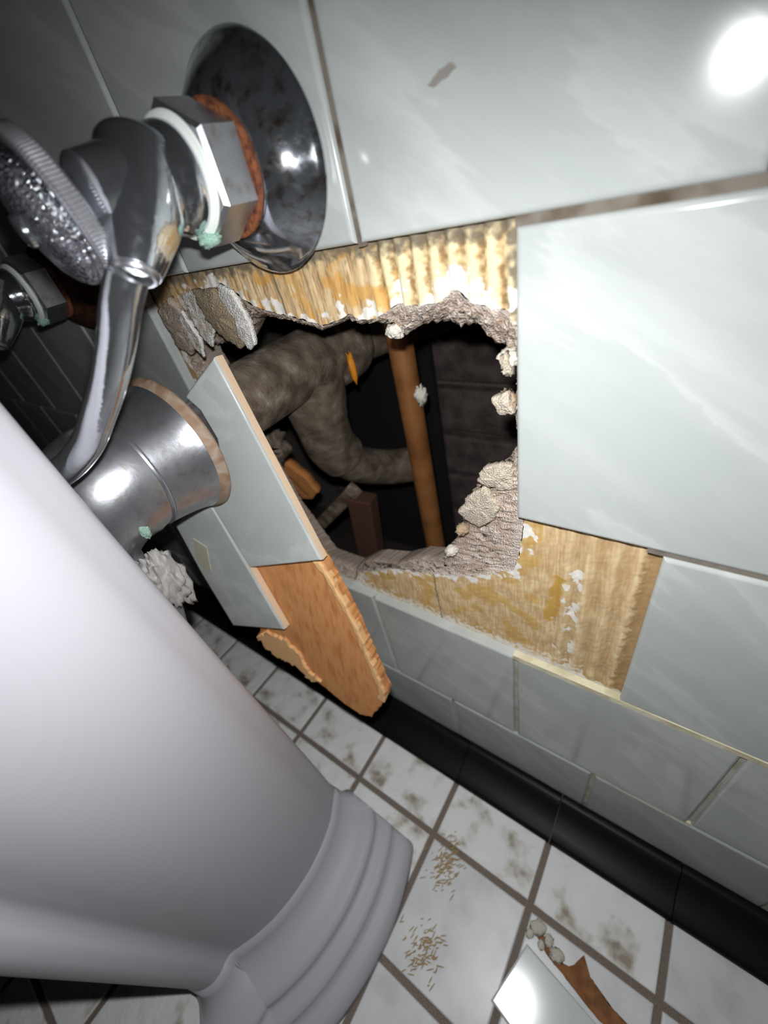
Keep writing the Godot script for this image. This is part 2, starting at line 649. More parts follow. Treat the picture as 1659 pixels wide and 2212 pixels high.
func build_wall() -> void:
	S = pts([-2606, 3650, -2506, 3838, -2306, 3950, -1967, 3982, -1800, 3880, -1715, 3851, -1567, 3825, -1461, 3796, -1369, 3778, -1266, 3800, -1200, 3823, -1167, 3797, -1085, 3795, -1015, 3823, -952, 3848, -883, 3836, -806, 3840, -758, 3860, -720, 3886, -690, 3849, -633, 3825, -585, 3815, -542, 3806, -501, 3734, -477, 3611, -475, 3473, -473, 3318, -491, 3207, -480, 3092, -489, 2878, -499, 2771, -510, 2689, -534, 2579, -661, 2485, -833, 2386, -991, 2334, -1165, 2275, -1357, 2221, -1593, 2082, -1730, 2005, -1800, 1878, -2162, 1878, -2336, 2361, -2543, 2918, -2606, 3407])
	K = pts([-2675, 3613, -2520, 3672, -2384, 3658, -2056, 3684, -1949, 3790, -1830, 3802, -1677, 3778, -1560, 3753, -1465, 3730, -1362, 3753, -1291, 3774, -1251, 3750, -1159, 3751, -1069, 3745, -1058, 3693, -997, 3707, -925, 3742, -842, 3745, -774, 3735, -714, 3737, -674, 3711, -645, 3670, -596, 3656, -570, 3633, -545, 3568, -567, 3437, -545, 3250, -596, 3160, -723, 3045, -839, 2828, -848, 2728, -906, 2569, -996, 2440, -1027, 2326, -1132, 2295, -1262, 2258, -1444, 2115, -1670, 2053, -1760, 2010, -1800, 1985, -1840, 1872, -2269, 1872, -2467, 2293, -2600, 2875, -2620, 3391])
	var wall := structure("wall_back", "grey-white glazed tile wall with a broken hole into the pipe cavity", "wall")
	# solid wall round the opened patch
	part("plaster_panel", boxm(Vector3(-1.2, 0, -0.03), Vector3(RX0, 2.3, -0.0022)), M.pale_grout, wall)
	part("plaster_panel", boxm(Vector3(RX1, 0, -0.03), Vector3(1.0, 2.3, -0.0022)), M.pale_grout, wall)
	part("plaster_panel", boxm(Vector3(RX0, RY1, -0.03), Vector3(RX1, 2.3, -0.0022)), M.pale_grout, wall)
	part("plaster_panel", boxm(Vector3(RX0, 0, -0.03), Vector3(RX1, RY0, -0.0022)), M.pale_grout, wall)
	var bm := StandardMaterial3D.new()
	bm.resource_name = "adhesive_bed"
	bm.albedo_texture = bed_image()
	bm.roughness = 0.85
	part("adhesive_bed", bed_mesh(), bm, wall)
	part("torn_plaster", core_mesh(), M.plaster, wall)
	# glazed tiles in running bond, each its own piece
	var rows := [[0.0, 0.082], [0.082, 0.188], [0.188, 0.2972], [0.2972, 0.4047], [0.4047, 0.5127], [0.5127, 0.6207], [0.6207, 0.7287]]
	var gap := 0.0012
	for r in rows.size():
		var x0: float = 0.0031 if r % 2 == 0 else -0.0507
		for k in range(-9, 5):
			var a: float = x0 + k * 0.1072
			if (r == 3 or r == 2) and (k == -1 or k == -2):
				continue
			var B := Geo.new()
			B.uv_on = true
			var off := Vector2(rng.randf(), rng.randf()) * 3.0
			var y0: float = rows[r][0] + (0.004 if r == 0 else gap)
			slab(B, rect(a + gap, y0, a + 0.1072 - gap, rows[r][1] - gap), -0.006, rng.randf_range(-0.0002, 0.0002), 0.0016, Transform3D(), 1.0, off)
			for i in B.uv.size():
				var u := B.uv[i]
				B.uv[i] = Vector2(u.dot(Vector2(0.84, -0.54)) * 0.35, u.dot(Vector2(0.54, 0.84)) * 1.5)
			part("tile", B.mesh(), M.wall_glaze, wall)
	# joints that stand out from the rest
	part("grout_line", boxm(Vector3(-0.1052, 0.4047, -0.004), Vector3(-0.1028, 0.51, -0.0016)), M.dark_grout, wall)
	part("grout_line", boxm(Vector3(-0.05, 0.4035, -0.004), Vector3(0.25, 0.4060, -0.0014)), M.dark_grout, wall)
	part("grout_line", boxm(Vector3(-0.052, 0.1860, -0.004), Vector3(0.2, 0.1897, 0.0003)), M.cream_grout, wall)
	part("grout_line", boxm(Vector3(-0.0010, 0.296, -0.004), Vector3(0.2, 0.2984, -0.0012)), M.dark_grout, wall)
	part("grout_line", boxm(Vector3(0.004, 0.081, -0.004), Vector3(0.0575, 0.0836, -0.0004)), M.cream_grout, wall)
	# lumps and torn skins that cling to the rim of the hole
	var fk := part("dirt_smear", rough_plate(pts([-714, 4366, -680, 4381, -644, 4387, -634, 4376, -660, 4366, -698, 4356], 1e-4), 0.0004, 0.0001, 77, Transform3D(), 0.0008, 0.0002), M.fleck, wall)
	fk.position.z = 0.0003
	var spots := [[-0.0565, 0.3632, 4.0, "white_crumb"], [-0.057, 0.3585, 2.6, "white_crumb"], [-0.0575, 0.3465, 4.6, "tan_crumb"], [-0.0835, 0.2705, 4.2, "tan_crumb"], [-0.0925, 0.2505, 4.5, "white_crumb"], [-0.104, 0.373, 4.0, "white_crumb"]]
	for i in spots.size():
		var e = spots[i]
		var o := sub("plaster_lump", lump(Vector3(e[2], e[2] * 0.8, e[2] * 0.7) * 0.001, 0.6, 200 + i, 14, 0.22), M[e[3]], wall)
		o.position = Vector3(e[0], e[1], -0.0125)
		o.rotation = Vector3(rng.randf() * 3, rng.randf() * 3, rng.randf() * 3)
	var chunks := [[[-827, 2856, -761, 2976, -677, 3046, -635, 2986, -605, 2939, -639, 2860, -720, 2786, -799, 2818], -0.0105, 0.0045], [[-712, 3081, -672, 3160, -607, 3195, -545, 3200, -535, 3066, -596, 3059, -650, 3061], -0.0095, 0.004], [[-590, 3638, -563, 3665, -535, 3580, -564, 3588], -0.0095, 0.003], [[-630, 3480, -560, 3520, -530, 3425, -588, 3420], -0.0105, 0.004]]
	var CH := [Color(0.66, 0.58, 0.46), Color(0.50, 0.42, 0.33), Color(0.55, 0.46, 0.36)]
	for i in chunks.size():
		sub("plaster_chunk", rough_plate(pts(chunks[i][0]), chunks[i][2], 0.0012, 400 + i, Transform3D(Basis(), Vector3(0, 0, chunks[i][1])), 0.0012, 0.0006, CH, 0.001), M.plaster, wall)
	var W := Color(0.86, 0.84, 0.80)
	var D := Color(0.34, 0.26, 0.17)
	var P := Color(0.56, 0.44, 0.35)
	var flaps := [
		[[-2300, 3960, -2170, 3985, -2130, 3800, -2235, 3690, -2300, 3760], 0.0022, [W, P, W], -0.004, 0.0],
		[[-2160, 3985, -1990, 3975, -1900, 3860, -1880, 3745, -1960, 3690, -2085, 3760, -2150, 3850], 0.0035, [D, Color(0.40, 0.31, 0.21), D], -0.003, 0.002],
		[[-1905, 3998, -1825, 3965, -1785, 3830, -1800, 3715, -1870, 3690, -1905, 3760, -1880, 3860, -1935, 3940], 0.0025, [W, Color(0.6, 0.56, 0.52), W], -0.001, 0.001],
		[[-2600, 3900, -2420, 3960, -2350, 3880, -2380, 3720, -2480, 3640, -2570, 3700], 0.004, [P, Color(0.36, 0.28, 0.22), P], -0.0035, 0.0015],
		[[-2380, 3860, -2320, 3890, -2270, 3740, -2310, 3640, -2370, 3700], 0.002, [W, P, W], -0.001, 0.0]]
	for i in flaps.size():
		var f = flaps[i]
		sub("plaster_flap", rough_plate(pts(f[0]), f[1], 0.0012, 300 + i, Transform3D(Basis(), Vector3(0, 0, f[3])), 0.0018, 0.0006, f[2], f[4]), M.plaster, wall)

func build_cavity() -> void:
	var c := structure("wall_cavity", "dark brick-backed pipe cavity seen through the broken hole", "wall")
	part("mortar_sheet", boxm(Vector3(-0.8, 0, -0.27), Vector3(0.4, 0.8, -0.232)), M.brick_mortar, c)
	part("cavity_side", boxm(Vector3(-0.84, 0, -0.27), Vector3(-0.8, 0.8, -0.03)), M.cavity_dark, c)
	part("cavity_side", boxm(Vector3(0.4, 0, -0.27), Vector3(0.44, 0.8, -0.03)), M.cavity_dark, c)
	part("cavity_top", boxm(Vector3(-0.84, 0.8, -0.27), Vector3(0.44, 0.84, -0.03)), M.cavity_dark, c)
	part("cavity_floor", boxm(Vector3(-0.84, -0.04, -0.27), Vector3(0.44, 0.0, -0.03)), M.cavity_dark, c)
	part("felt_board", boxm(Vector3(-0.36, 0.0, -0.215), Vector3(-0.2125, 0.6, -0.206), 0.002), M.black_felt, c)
	for r in 9:
		var y := 0.033 + r * 0.0551
		for k in 4:
			var x := -0.43 + k * 0.205 + (0.1 if r % 2 else 0.0)
			var d := rng.randf_range(-0.003, 0.003)
			part("brick", boxm(Vector3(x, y, -0.25), Vector3(x + 0.196, y + 0.0475, -0.222 + d), 0.003), M.brick, c)

# ---------------------------------------------------------------- floor and base strip
func build_floor() -> void:
	var f := structure("floor", "dirty white square floor tiles with brown grout", "floor")
	part("grout_bed", boxm(Vector3(-1.2, -0.06, 0.0), Vector3(1.0, -0.0016, 1.6)), M.floor_grout, f)
	# boxm extrudes along z: a slab in x and y, here the bed lies under every tile
	var up := Transform3D(Basis(Vector3(1, 0, 0), Vector3(0, 0, -1), Vector3(0, 1, 0)), Vector3.ZERO)
	for i in range(-9, 7):
		for j in range(-1, 7):
			var x0 := -0.0126 + i * 0.0798
			var z0 := 0.0754 + j * 0.082
			var z1 := z0 + 0.082
			if j == -1:
				z0 = 0.030
			var q := PackedVector2Array([Vector2(x0 + 0.0022, -z1 + 0.0022), Vector2(x0 + 0.0776, -z1 + 0.0022), Vector2(x0 + 0.0776, -z0 - 0.0022), Vector2(x0 + 0.0022, -z0 - 0.0022)])
			var B := Geo.new()
			slab(B, q, -0.008, rng.randf_range(-0.0003, 0.0003), 0.0012, up)
			part("tile", B.mesh(), M.dusty_tile if (j < 0 and i < 1) or i < -1 else M.floor_glaze, f)
	var t := structure("trim_1", "glossy black base strip between tiled wall and floor", "trim")
	for i in range(-9, 7):
		var x0 := -0.0126 + i * 0.0798
		var prof := [Vector2(0, 0.0165), Vector2(0.004, 0.0165), Vector2(0.0062, 0.0158), Vector2(0.010, 0.0125), Vector2(0.016, 0.0088), Vector2(0.024, 0.0058), Vector2(0.030, 0.0042), Vector2(0.0325, 0.0028), Vector2(0.0332, 0.0), Vector2(0.033, -0.004), Vector2(0, -0.004)]
		var B := Geo.new()
		var rws := []
		for s in 2:
			var ring := []
			for p in prof:
				ring.append(Vector3(x0 + 0.0003 + s * 0.0792, p.y, p.x))
			rws.append(ring)
		B.grid(rws, true)
		B.g = 2
		B.cap(rws[0])
		B.g = 3
		var l: Array = rws[1].duplicate()
		l.reverse()
		B.cap(l)
		part("black_tile", B.mesh(), M.black_tile, t)

func flat(B: Geo, a: Array, y0: float, y1: float, r := 0.0) -> void:
	var q := PackedVector2Array()
	for p in pts(a):
		q.append(Vector2(p.x, -p.y))
	slab(B, q, y0, y1, r, Transform3D(Basis(Vector3(1, 0, 0), Vector3(0, 0, -1), Vector3(0, 1, 0)), Vector3.ZERO))

func build_floor_debris() -> void:
	var B := Geo.new()
	flat(B, [-76, 953, 413, 1059, 516, 1196, 202, 1416, -177, 1321], 0.0006, 0.006, 0.0012)
	var s := part("tile_shard", B.mesh(), M.loose_glaze, self)
	tag(s, "glossy grey tile shard lying on the floor, its straight edge beside the brown scrap", "tile shard")
	var q := PackedVector2Array()
	for p in pts([-71, 856, 38, 851, 117, 907, 184, 907, 253, 798, 308, 872, 416, 927, 535, 948, 513, 1022, 386, 1025, 46, 924]):
		q.append(Vector2(p.x, -p.y))
	B = Geo.new()
	slab(B, rough_line(q, 0.002, 0.0004, 8), 0.0003, 0.0016, 0.0, Transform3D(Basis(Vector3(1, 0, 0), Vector3(0, 0, -1), Vector3(0, 1, 0)), Vector3.ZERO))
	var br := part("brown_scrap", B.mesh(), M.brown_scrap, self)
	tag(br, "flat brown scrap with a ragged edge lying on the floor beside the grey tile shard", "scrap")
	# plaster crumbs
	var cr := [[-0.004, 0.0835, 5.0], [0.004, 0.0855, 3.4], [0.0105, 0.0895, 4.6], [-0.0075, 0.089, 3.0], [0.0005, 0.0905, 2.6]]
	var lab := ["white plaster crumb at the tip of the brown scrap, nearest the black strip", "small white plaster crumb between its larger neighbours at the brown scrap", "elongated white plaster crumb lying upon the ragged brown scrap", "small plaster crumb at the corner of the grey tile shard", "tiny plaster crumb between the tile shard and the brown scrap"]
	for i in cr.size():
		var o := part(numbered("plaster_crumb"), lump(Vector3(cr[i][2], cr[i][2] * 0.5, cr[i][2] * 0.8) * 0.001, 0.6, 500 + i, 10, 0.2), M.white_crumb, self)
		o.position = Vector3(cr[i][0], cr[i][2] * 0.0005 + 0.0012, cr[i][1])
		o.rotation.y = rng.randf() * 6
		tag(o, lab[i], "plaster crumb", "plaster crumbs on the floor")
	# straw-like splinters in two drifts: nobody could count them
	var drifts := [[-0.0745, 0.087, 0.010, 0.016, 150, "tan splinters scattered on the floor tiles near the ridged pedestal foot"], [-0.066, 0.136, 0.012, 0.012, 110, "tan splinters lying along the outer edge of the pedestal foot"]]
	for d in drifts:
		var G := Geo.new()
		for i in d[4]:
			var p := Vector3(d[0] + rng.randfn() * d[2] * 0.5, 0.0011, d[1] + rng.randfn() * d[3] * 0.6)
			var a := rng.randf_range(0.2, 1.6)
			var v := Vector3(cos(a), rng.randf_range(0.0, 0.15), -sin(a)) * rng.randf_range(0.0007, 0.0028)
			tube(G, [p - v, p, p + v], [0.0002, 0.0004, 0.0002], 5)
		var o := part(numbered("splinters"), G.mesh(), M.straw, self)
		tag(o, d[5], "debris")
		o.set_meta("kind", "stuff")

# ---------------------------------------------------------------- valves
func hex_ring(r: float, z: float) -> Array:
	var o := []
	for k in 6:
		var a := deg_to_rad(30 + 60 * k)
		o.append(Vector3(cos(a) * r, sin(a) * r, z))
	return o

func hex_nut(r: float, z0: float, z1: float) -> ArrayMesh:
	var B := Geo.new()
	var prof := [[r * 0.93, z0], [r, z0 + 0.0012], [r, z1 - 0.0012], [r * 0.93, z1]]
	for i in 3:
		var a := hex_ring(prof[i][0], prof[i][1])
		var b := hex_ring(prof[i + 1][0], prof[i + 1][1])
		for k in 6:
			B.g += 1
			var n := (k + 1) % 6
			B.quad(B.vert(a[k]), B.vert(a[n]), B.vert(b[n]), B.vert(b[k]))
	B.g += 1
	B.cap(hex_ring(r * 0.93, z1))
	B.g += 1
	var l := hex_ring(r * 0.93, z0)
	l.reverse()
	B.cap(l)
	return B.mesh()

func aim(d: Vector3, at: Vector3) -> Transform3D:
	var z := d.normalized()
	var x := Vector3(0.2, 1, 0.1).cross(z).normalized()
	return Transform3D(Basis(x, z.cross(x), z), at)

func make_valve(label: String, at: Vector3, rusty: bool) -> Node3D:
	var v := thing("shutoff_valve", label, "valve", at, "shutoff valves on the tiled wall")
	var B := Geo.new()
	lathe(B, [Vector2(0.0308, 0.0003), Vector2(0.0322, 0.0006), Vector2(0.0325, 0.0016), Vector2(0.0321, 0.0024), Vector2(0.0310, 0.0034), Vector2(0.0295, 0.0050), Vector2(0.0272, 0.0078), Vector2(0.0245, 0.0106), Vector2(0.0218, 0.0129), Vector2(0.0190, 0.0147), Vector2(0.0165, 0.0155), Vector2(0.0145, 0.0152), Vector2(0.0140, 0.0120), Vector2(0.0200, 0.0095), Vector2(0.0308, 0.0003)], 128)
	var es := part("escutcheon", B.mesh(), M.dark_rust if rusty else M.spotted_chrome, v)
	es.set_meta("label", "rusty brown domed wall plate" if rusty else "domed chrome wall plate spotted with rust")
	B = Geo.new()
	lathe(B, [Vector2(0.0140, 0.0145), Vector2(0.0176, 0.0148), Vector2(0.0182, 0.0156), Vector2(0.0181, 0.0166), Vector2(0.0174, 0.0172), Vector2(0.0140, 0.0172), Vector2(0.0140, 0.0145)], 64)
	part("rust_ring", B.mesh(), M.rust, v)
	part("hex_nut", hex_nut(0.0184, 0.0168, 0.0308), M.satin_chrome, v)
	B = Geo.new()
	lathe(B, [Vector2(0.0110, 0.0305), Vector2(0.0150, 0.0306), Vector2(0.0157, 0.0311), Vector2(0.0158, 0.0316), Vector2(0.0153, 0.0320), Vector2(0.0156, 0.0325), Vector2(0.0149, 0.0330), Vector2(0.0110, 0.0331), Vector2(0.0110, 0.0305)], 64)
	var seal := part("sealing_ring", B.mesh(), M.white_seal, v)
	var vg := part("verdigris_patch", lump(Vector3(0.0045, 0.0022, 0.003), 0.6, 611, 10), M.verdigris, seal)
	vg.position = Vector3(0.003, -0.0158, 0.032)
	# body: neck, cross barrel with domed top, outlet
	B = Geo.new()
	lathe(B, [Vector2(0.0139, 0.0326), Vector2(0.0141, 0.0340), Vector2(0.0138, 0.0365), Vector2(0.0126, 0.0392), Vector2(0.0118, 0.0420), Vector2(0.0112, 0.0465), Vector2(0.0106, 0.0520), Vector2(0.0001, 0.0520)], 64)
	var od := Vector3(0.22, -0.72, 0.64).normalized()
	var ctr := Vector3(0, 0.001, 0.0445)
	var prof := [Vector2(0.0001, -0.0098), Vector2(0.0060, -0.0096)]
	prof.append_array(arc(0.0038, 0.0082, -0.0056, -80, 0, 8))
	prof.append_array([Vector2(0.0120, 0.004), Vector2(0.0116, 0.009), Vector2(0.0104, 0.0145), Vector2(0.0088, 0.0195), Vector2(0.0074, 0.0245), Vector2(0.0066, 0.0265), Vector2(0.0001, 0.0266)])
	lathe(B, prof, 64, aim(od, ctr))
	part("body", B.mesh(), M.chrome, v)
	B = Geo.new()
	lathe(B, [Vector2(0.0054, 0.0255), Vector2(0.0060, 0.0258), Vector2(0.00615, 0.0264), Vector2(0.0060, 0.0274), Vector2(0.0055, 0.0280), Vector2(0.0045, 0.0281)], 48, aim(od, ctr))
	part("outlet_collar", B.mesh(), M.satin_chrome, v)
	B = Geo.new()
	lathe(B, [Vector2(0.0104, 0.0500), Vector2(0.0108, 0.0510), Vector2(0.0107, 0.0530), Vector2(0.0102, 0.0560), Vector2(0.0094, 0.0612), Vector2(0.0060, 0.0630), Vector2(0.0001, 0.0632)], 64)
	part("bonnet", B.mesh(), M.chrome, v)
	# oval knurled handle
	B = Geo.new()
	lathe(B, [Vector2(0.0001, 0.0050), Vector2(0.0150, 0.0052), Vector2(0.0170, 0.0056), Vector2(0.0166, 0.0064), Vector2(0.0172, 0.0074), Vector2(0.0168, 0.0084), Vector2(0.0150, 0.0104), Vector2(0.0120, 0.0120), Vector2(0.0080, 0.0130), Vector2(0.0040, 0.0134), Vector2(0.0001, 0.0135)], 96)
	var h := part("handle", B.mesh(), M.pitted_chrome, v)
	B = Geo.new()
	lathe(B, [Vector2(0.0001, -0.0002), Vector2(0.0150, -0.0002), Vector2(0.0184, 0.0002), Vector2(0.0192, 0.0010), Vector2(0.0192, 0.0046), Vector2(0.0186, 0.0053), Vector2(0.0174, 0.0056), Vector2(0.0001, 0.0057)], 480, Transform3D(), 1.0, 0.0188, 120)
	part("knurled_rim", B.mesh(), M.satin_chrome, h)
	h.transform = aim(Vector3(-0.19, -0.19, 1), Vector3(-0.0125, -0.001, 0.0612))
	B = Geo.new()
	lathe(B, [Vector2(0.0001, 0.0130), Vector2(0.0038, 0.0132), Vector2(0.0042, 0.0138), Vector2(0.0040, 0.0148), Vector2(0.0030, 0.0154), Vector2(0.0001, 0.0156)], 32)
	part("screw_cap", B.mesh(), M.chrome, h)
	return v

func build_valves() -> void:
	make_valve("chrome angle valve above the hole, its round wall plate spotted with rust", Vector3(-0.1414, 0.4332, 0), false)
	make_valve("dim angle valve with a rusty brown wall plate behind the chrome supply tube", Vector3(-0.336, 0.413, 0), true)
	var B := Geo.new()
	var path := spline([Vector3(-0.1262, 0.4150, 0.0690), Vector3(-0.1296, 0.4091, 0.0729), Vector3(-0.1365, 0.4006, 0.0764), Vector3(-0.1451, 0.3911, 0.0808), Vector3(-0.1546, 0.3819, 0.0858), Vector3(-0.1662, 0.3711, 0.0928), Vector3(-0.1770, 0.3640, 0.1035), Vector3(-0.1830, 0.3640, 0.1200), Vector3(-0.1870, 0.3800, 0.1400), Vector3(-0.1900, 0.4200, 0.1560), Vector3(-0.1920, 0.5000, 0.1620), Vector3(-0.1920, 0.6200, 0.1620)])
	tube(B, path, [0.0050], 40)
	var o := part("supply_tube", B.mesh(), M.chrome, self)
	tag(o, "bent chrome supply tube running from the angle valve down behind the white pedestal", "pipe")

# ---------------------------------------------------------------- drain
func build_drain() -> void:
	var d := thing("drain_trap", "chrome drain trap with a bell flange against the loose tiles", "drain", Vector3(-0.224, 0.3305, 0.0))
	var ax := aim(Vector3(0.06, 0.05, 1), Vector3.ZERO)
	var B := Geo.new()
	lathe(B, [Vector2(0.0355, 0.0432), Vector2(0.0378, 0.0438), Vector2(0.0381, 0.0448), Vector2(0.0376, 0.0462), Vector2(0.0362, 0.0485), Vector2(0.0348, 0.0520), Vector2(0.0334, 0.0570), Vector2(0.0322, 0.0630), Vector2(0.0313, 0.0690), Vector2(0.0309, 0.0715), Vector2(0.0300, 0.0720), Vector2(0.0296, 0.0700), Vector2(0.0320, 0.0540), Vector2(0.0355, 0.0432)], 96, ax)
	part("bell_flange", B.mesh(), M.satin_chrome, d)
	B = Geo.new()
	lathe(B, [Vector2(0.0340, 0.0424), Vector2(0.0378, 0.0428), Vector2(0.0386, 0.0440), Vector2(0.0384, 0.0452), Vector2(0.0379, 0.0462), Vector2(0.0371, 0.0475), Vector2(0.0362, 0.0485), Vector2(0.0340, 0.0475), Vector2(0.0340, 0.0424)], 96, ax)
	part("rust_rim", B.mesh(), M.rim_rust, d)
	# trap tube: out of the flange, bending down inside the pedestal, and back up
	B = Geo.new()
	var path := []
	var c0 := ax * Vector3(0, 0, 0.02)
	path.append(c0)
	path.append(ax * Vector3(0, 0, 0.055))
	path.append(ax * Vector3(0, 0, 0.066))
	var e := ax * Vector3(0, 0, 0.074)
	for i in 13:
		var a := PI / 2 * i / 12
		path.append(e + Vector3(-0.004 * (1 - cos(a)), -0.038 * (1 - cos(a)), 0.038 * sin(a)))
	var f: Vector3 = path[-1]
	for i in range(1, 15):
		var a := PI * i / 14
		path.append(f + Vector3(0, -0.034 - 0.034 * sin(a), 0.034 - 0.034 * cos(a)))
	path.append(path[-1] + Vector3(0, 0.10, 0))
	var rr := []
	for i in path.size():
		rr.append(clampf(0.0302 - maxf(0.0, i - 6.0) * 0.0012, 0.0225, 0.0302))
	rr[0] = 0.018
	rr[1] = 0.018
	tube(B, path, rr, 48)
	part("trap_tube", B.mesh(), M.satin_chrome, d)
	B = Geo.new()
	lathe(B, [Vector2(0.0290, 0.0716), Vector2(0.0308, 0.0718), Vector2(0.0311, 0.0726), Vector2(0.0306, 0.0736), Vector2(0.0296, 0.0740)], 64, ax)
	part("collar_bead", B.mesh(), M.satin_chrome, d)
	var vg := part("verdigris_patch", lump(Vector3(0.0025, 0.006, 0.0025), 0.6, 613, 10), M.verdigris, d)
	vg.position = Vector3(0.0295, -0.0105, 0.0880)

	# loose piece of tiling that hangs round the drain
	var a1 := Vector3(0.97664, 0, -0.21486)
	var b1 := Vector3(-0.04119, 0.98145, -0.18723)
	var n1 := Vector3(0.21088, 0.19171, 0.95853)
	var O := Vector3(-0.224, 0.331, 0.0395)
	var xf := Transform3D(Basis(a1, b1, n1), Vector3.ZERO)
	var p := thing("loose_tile_panel", "broken brown backing board with two grey tiles, hanging round the drain flange", "tile panel", O)
	B = Geo.new()
	B.uv_on = true
	slab(B, pts([427, 439, 759, -663, 187, -815, 49, -378, 90, -215, 245, -130, 275, 40, 225, 190, 150, 262, 183, 287]), -0.0055, 0.0, 0.0011, xf, 1.0, Vector2(0.3, 0.7))
	var t1 := part("tile", B.mesh(), M.wall_glaze, p)
	B = Geo.new()
	slab(B, pts([429, 441, 762, -666, 188, -817, 47, -378, 92, -213, 247, -128, 277, 42, 227, 192, 152, 264, 181, 289]), -0.0060, -0.0016, 0.0, xf)
	part("tile_body", B.mesh(), M.tile_body, t1)
	B = Geo.new()
	B.uv_on = true
	slab(B, pts([45, -378, 303, -1319, -195, -1417, -304, -945, -360, -570, -165, -415]), -0.0055, 0.0, 0.0011, xf, 1.0, Vector2(1.3, 0.2))
	var t2 := sub("tile", B.mesh(), M.wall_glaze, p)
	B = Geo.new()
	slab(B, pts([47, -378, 306, -1321, -197, -1419, -306, -945, -362, -570, -167, -413]), -0.0060, -0.0016, 0.0, xf)
	part("tile_body", B.mesh(), M.tile_body, t2)
	B = Geo.new()
	slab(B, pts([-234, -648, -136, -706, -184, -903, -222, -930, -281, -842]), -0.0002, 0.0005, 0.0002, xf)
	part("glaze_chip", B.mesh(), M.yellow_chip, t2)
	var ol := rough_line(pts([512, -381, 709, -714, 764, -862, 818, -1022, 875, -1235, 928, -1507, 983, -1758, 953, -1866, 815, -2109, 715, -2128, 574, -2042, 457, -1933, 341, -1865, 257, -1745, 99, -1700, 11, -1630, -57, -1544, 11, -1440, -169, -1217, -125, -800, 117, -119, 319, 149]), 0.0022, 0.0006, 12)
	B = Geo.new()
	slab(B, ol, -0.0135, -0.0066, 0.0008, xf)
	part("backing_board", B.mesh(), M.brown_board, p)
	# pale torn layer along the right edge and frayed lower-left edge
	var rim := pts([709, -714, 764, -862, 818, -1022, 875, -1235, 928, -1507, 983, -1758, 953, -1866, 905, -1850, 930, -1740, 880, -1507, 832, -1235, 778, -1032, 728, -880, 650, -714])
	B = Geo.new()
	slab(B, rough_line(rim, 0.0036, 0.0009, 13), -0.0095, -0.0046, 0.0012, xf)
	part("torn_layer", B.mesh(), M.torn_edge, p)
	B = Geo.new()
	slab(B, rough_line(pts([-44, -1530, 81, -1447, 215, -1485, 310, -1581, 345, -1752, 445, -1839, 352, -1869, 258, -1750, 101, -1705, 4, -1635]), 0.0014, 0.0015, 14), -0.0095, -0.0042, 0.0005, xf)
	sub("torn_layer", B.mesh(), M.torn_edge, p)

	# old drain pipe in the cavity
	var w := thing("drain_pipe", "corroded grey-brown drain pipe and tee inside the wall cavity", "pipe", Vector3(-0.2125, 0.339, 0))
	B = Geo.new()
	tube(B, [Vector3(0, 0, 0.012), Vector3(0, 0, -0.02), Vector3(0, 0, -0.09)], [0.0205], 48)
	part("nipple", B.mesh(), M.old_iron, w)
	B = Geo.new()
	lathe(B, [Vector2(0.02, -0.074), Vector2(0.0245, -0.075), Vector2(0.0265, -0.078), Vector2(0.0268, -0.094), Vector2(0.025, -0.100), Vector2(0.016, -0.108), Vector2(0.0001, -0.112)], 48)
	part("hub", B.mesh(), M.old_iron, w)
	B = Geo.new()
	tube(B, spline([Vector3(0.0, -0.006, -0.055), Vector3(-0.006, -0.040, -0.058), Vector3(-0.0125, -0.068, -0.065), Vector3(-0.014, -0.085, -0.074)], 6), [0.0235, 0.0235, 0.0232, 0.023, 0.0225, 0.0215, 0.021, 0.02], 40)
	part("downpipe", B.mesh(), M.old_iron, w)
	B = Geo.new()
	tube(B, spline([Vector3(-0.0125, -0.066, -0.064), Vector3(-0.0152, -0.1000, -0.085), Vector3(-0.0079, -0.1250, -0.118), Vector3(0.0095, -0.1305, -0.136)], 6), [0.0195, 0.0185, 0.0175, 0.017, 0.0165], 36)
	part("sweep_bend", B.mesh(), M.old_iron, w)
	B = Geo.new()
	tube(B, spline([Vector3(0, 0.0, -0.085), Vector3(0.008, 0.0, -0.105), Vector3(0.0201, 0.001, -0.125), Vector3(0.05, 0.004, -0.16)], 5), [0.018], 32)
	part("rear_arm", B.mesh(), M.old_iron, w)
	var dr := part("orange_drip", lump(Vector3(0.0028, 0.0105, 0.0022), 0.5, 621, 10), M.orange_paint, w)
	dr.position = Vector3(0.0235, -0.010, -0.0735)
	B = Geo.new()
	tube(B, [Vector3(-0.1586, 0.02, -0.09), Vector3(-0.1586, 0.3, -0.09), Vector3(-0.1586, 0.6, -0.09)], [0.0084], 40)
	var cp := part("copper_pipe", B.mesh(), M.old_copper, self)
	tag(cp, "vertical tarnished copper pipe crossing the hole in the wall", "pipe")
	B = Geo.new()
	tube(B, [Vector3(-0.312, 0.372, -0.032), Vector3(-0.302, 0.352, -0.030), Vector3(-0.292, 0.33, -0.026)], [0.0075], 28)
	var st := part(numbered("copper_pipe"), B.mesh(), M.old_copper, self)
	tag(st, "short orange copper pipe end under the white plaster flap beside the hole", "pipe")

	# rubble in the cavity
	var r1 := part("clay_fragment", rough_plate(pts([-150, 205, 30, 225, 120, 60, 150, -110, 40, -190, -60, -185]), 0.008, 0.0006, 630, Transform3D(), 0.003, 0.0006), M.orange_clay, self)
	r1.position = Vector3(-0.2585, 0.2375, -0.048)
	r1.rotation = Vector3(0.1, 0.25, 0.15)
	tag(r1, "orange clay fragment with a crack, in the cavity beside the loose tiles", "fragment")
	B = Geo.new()
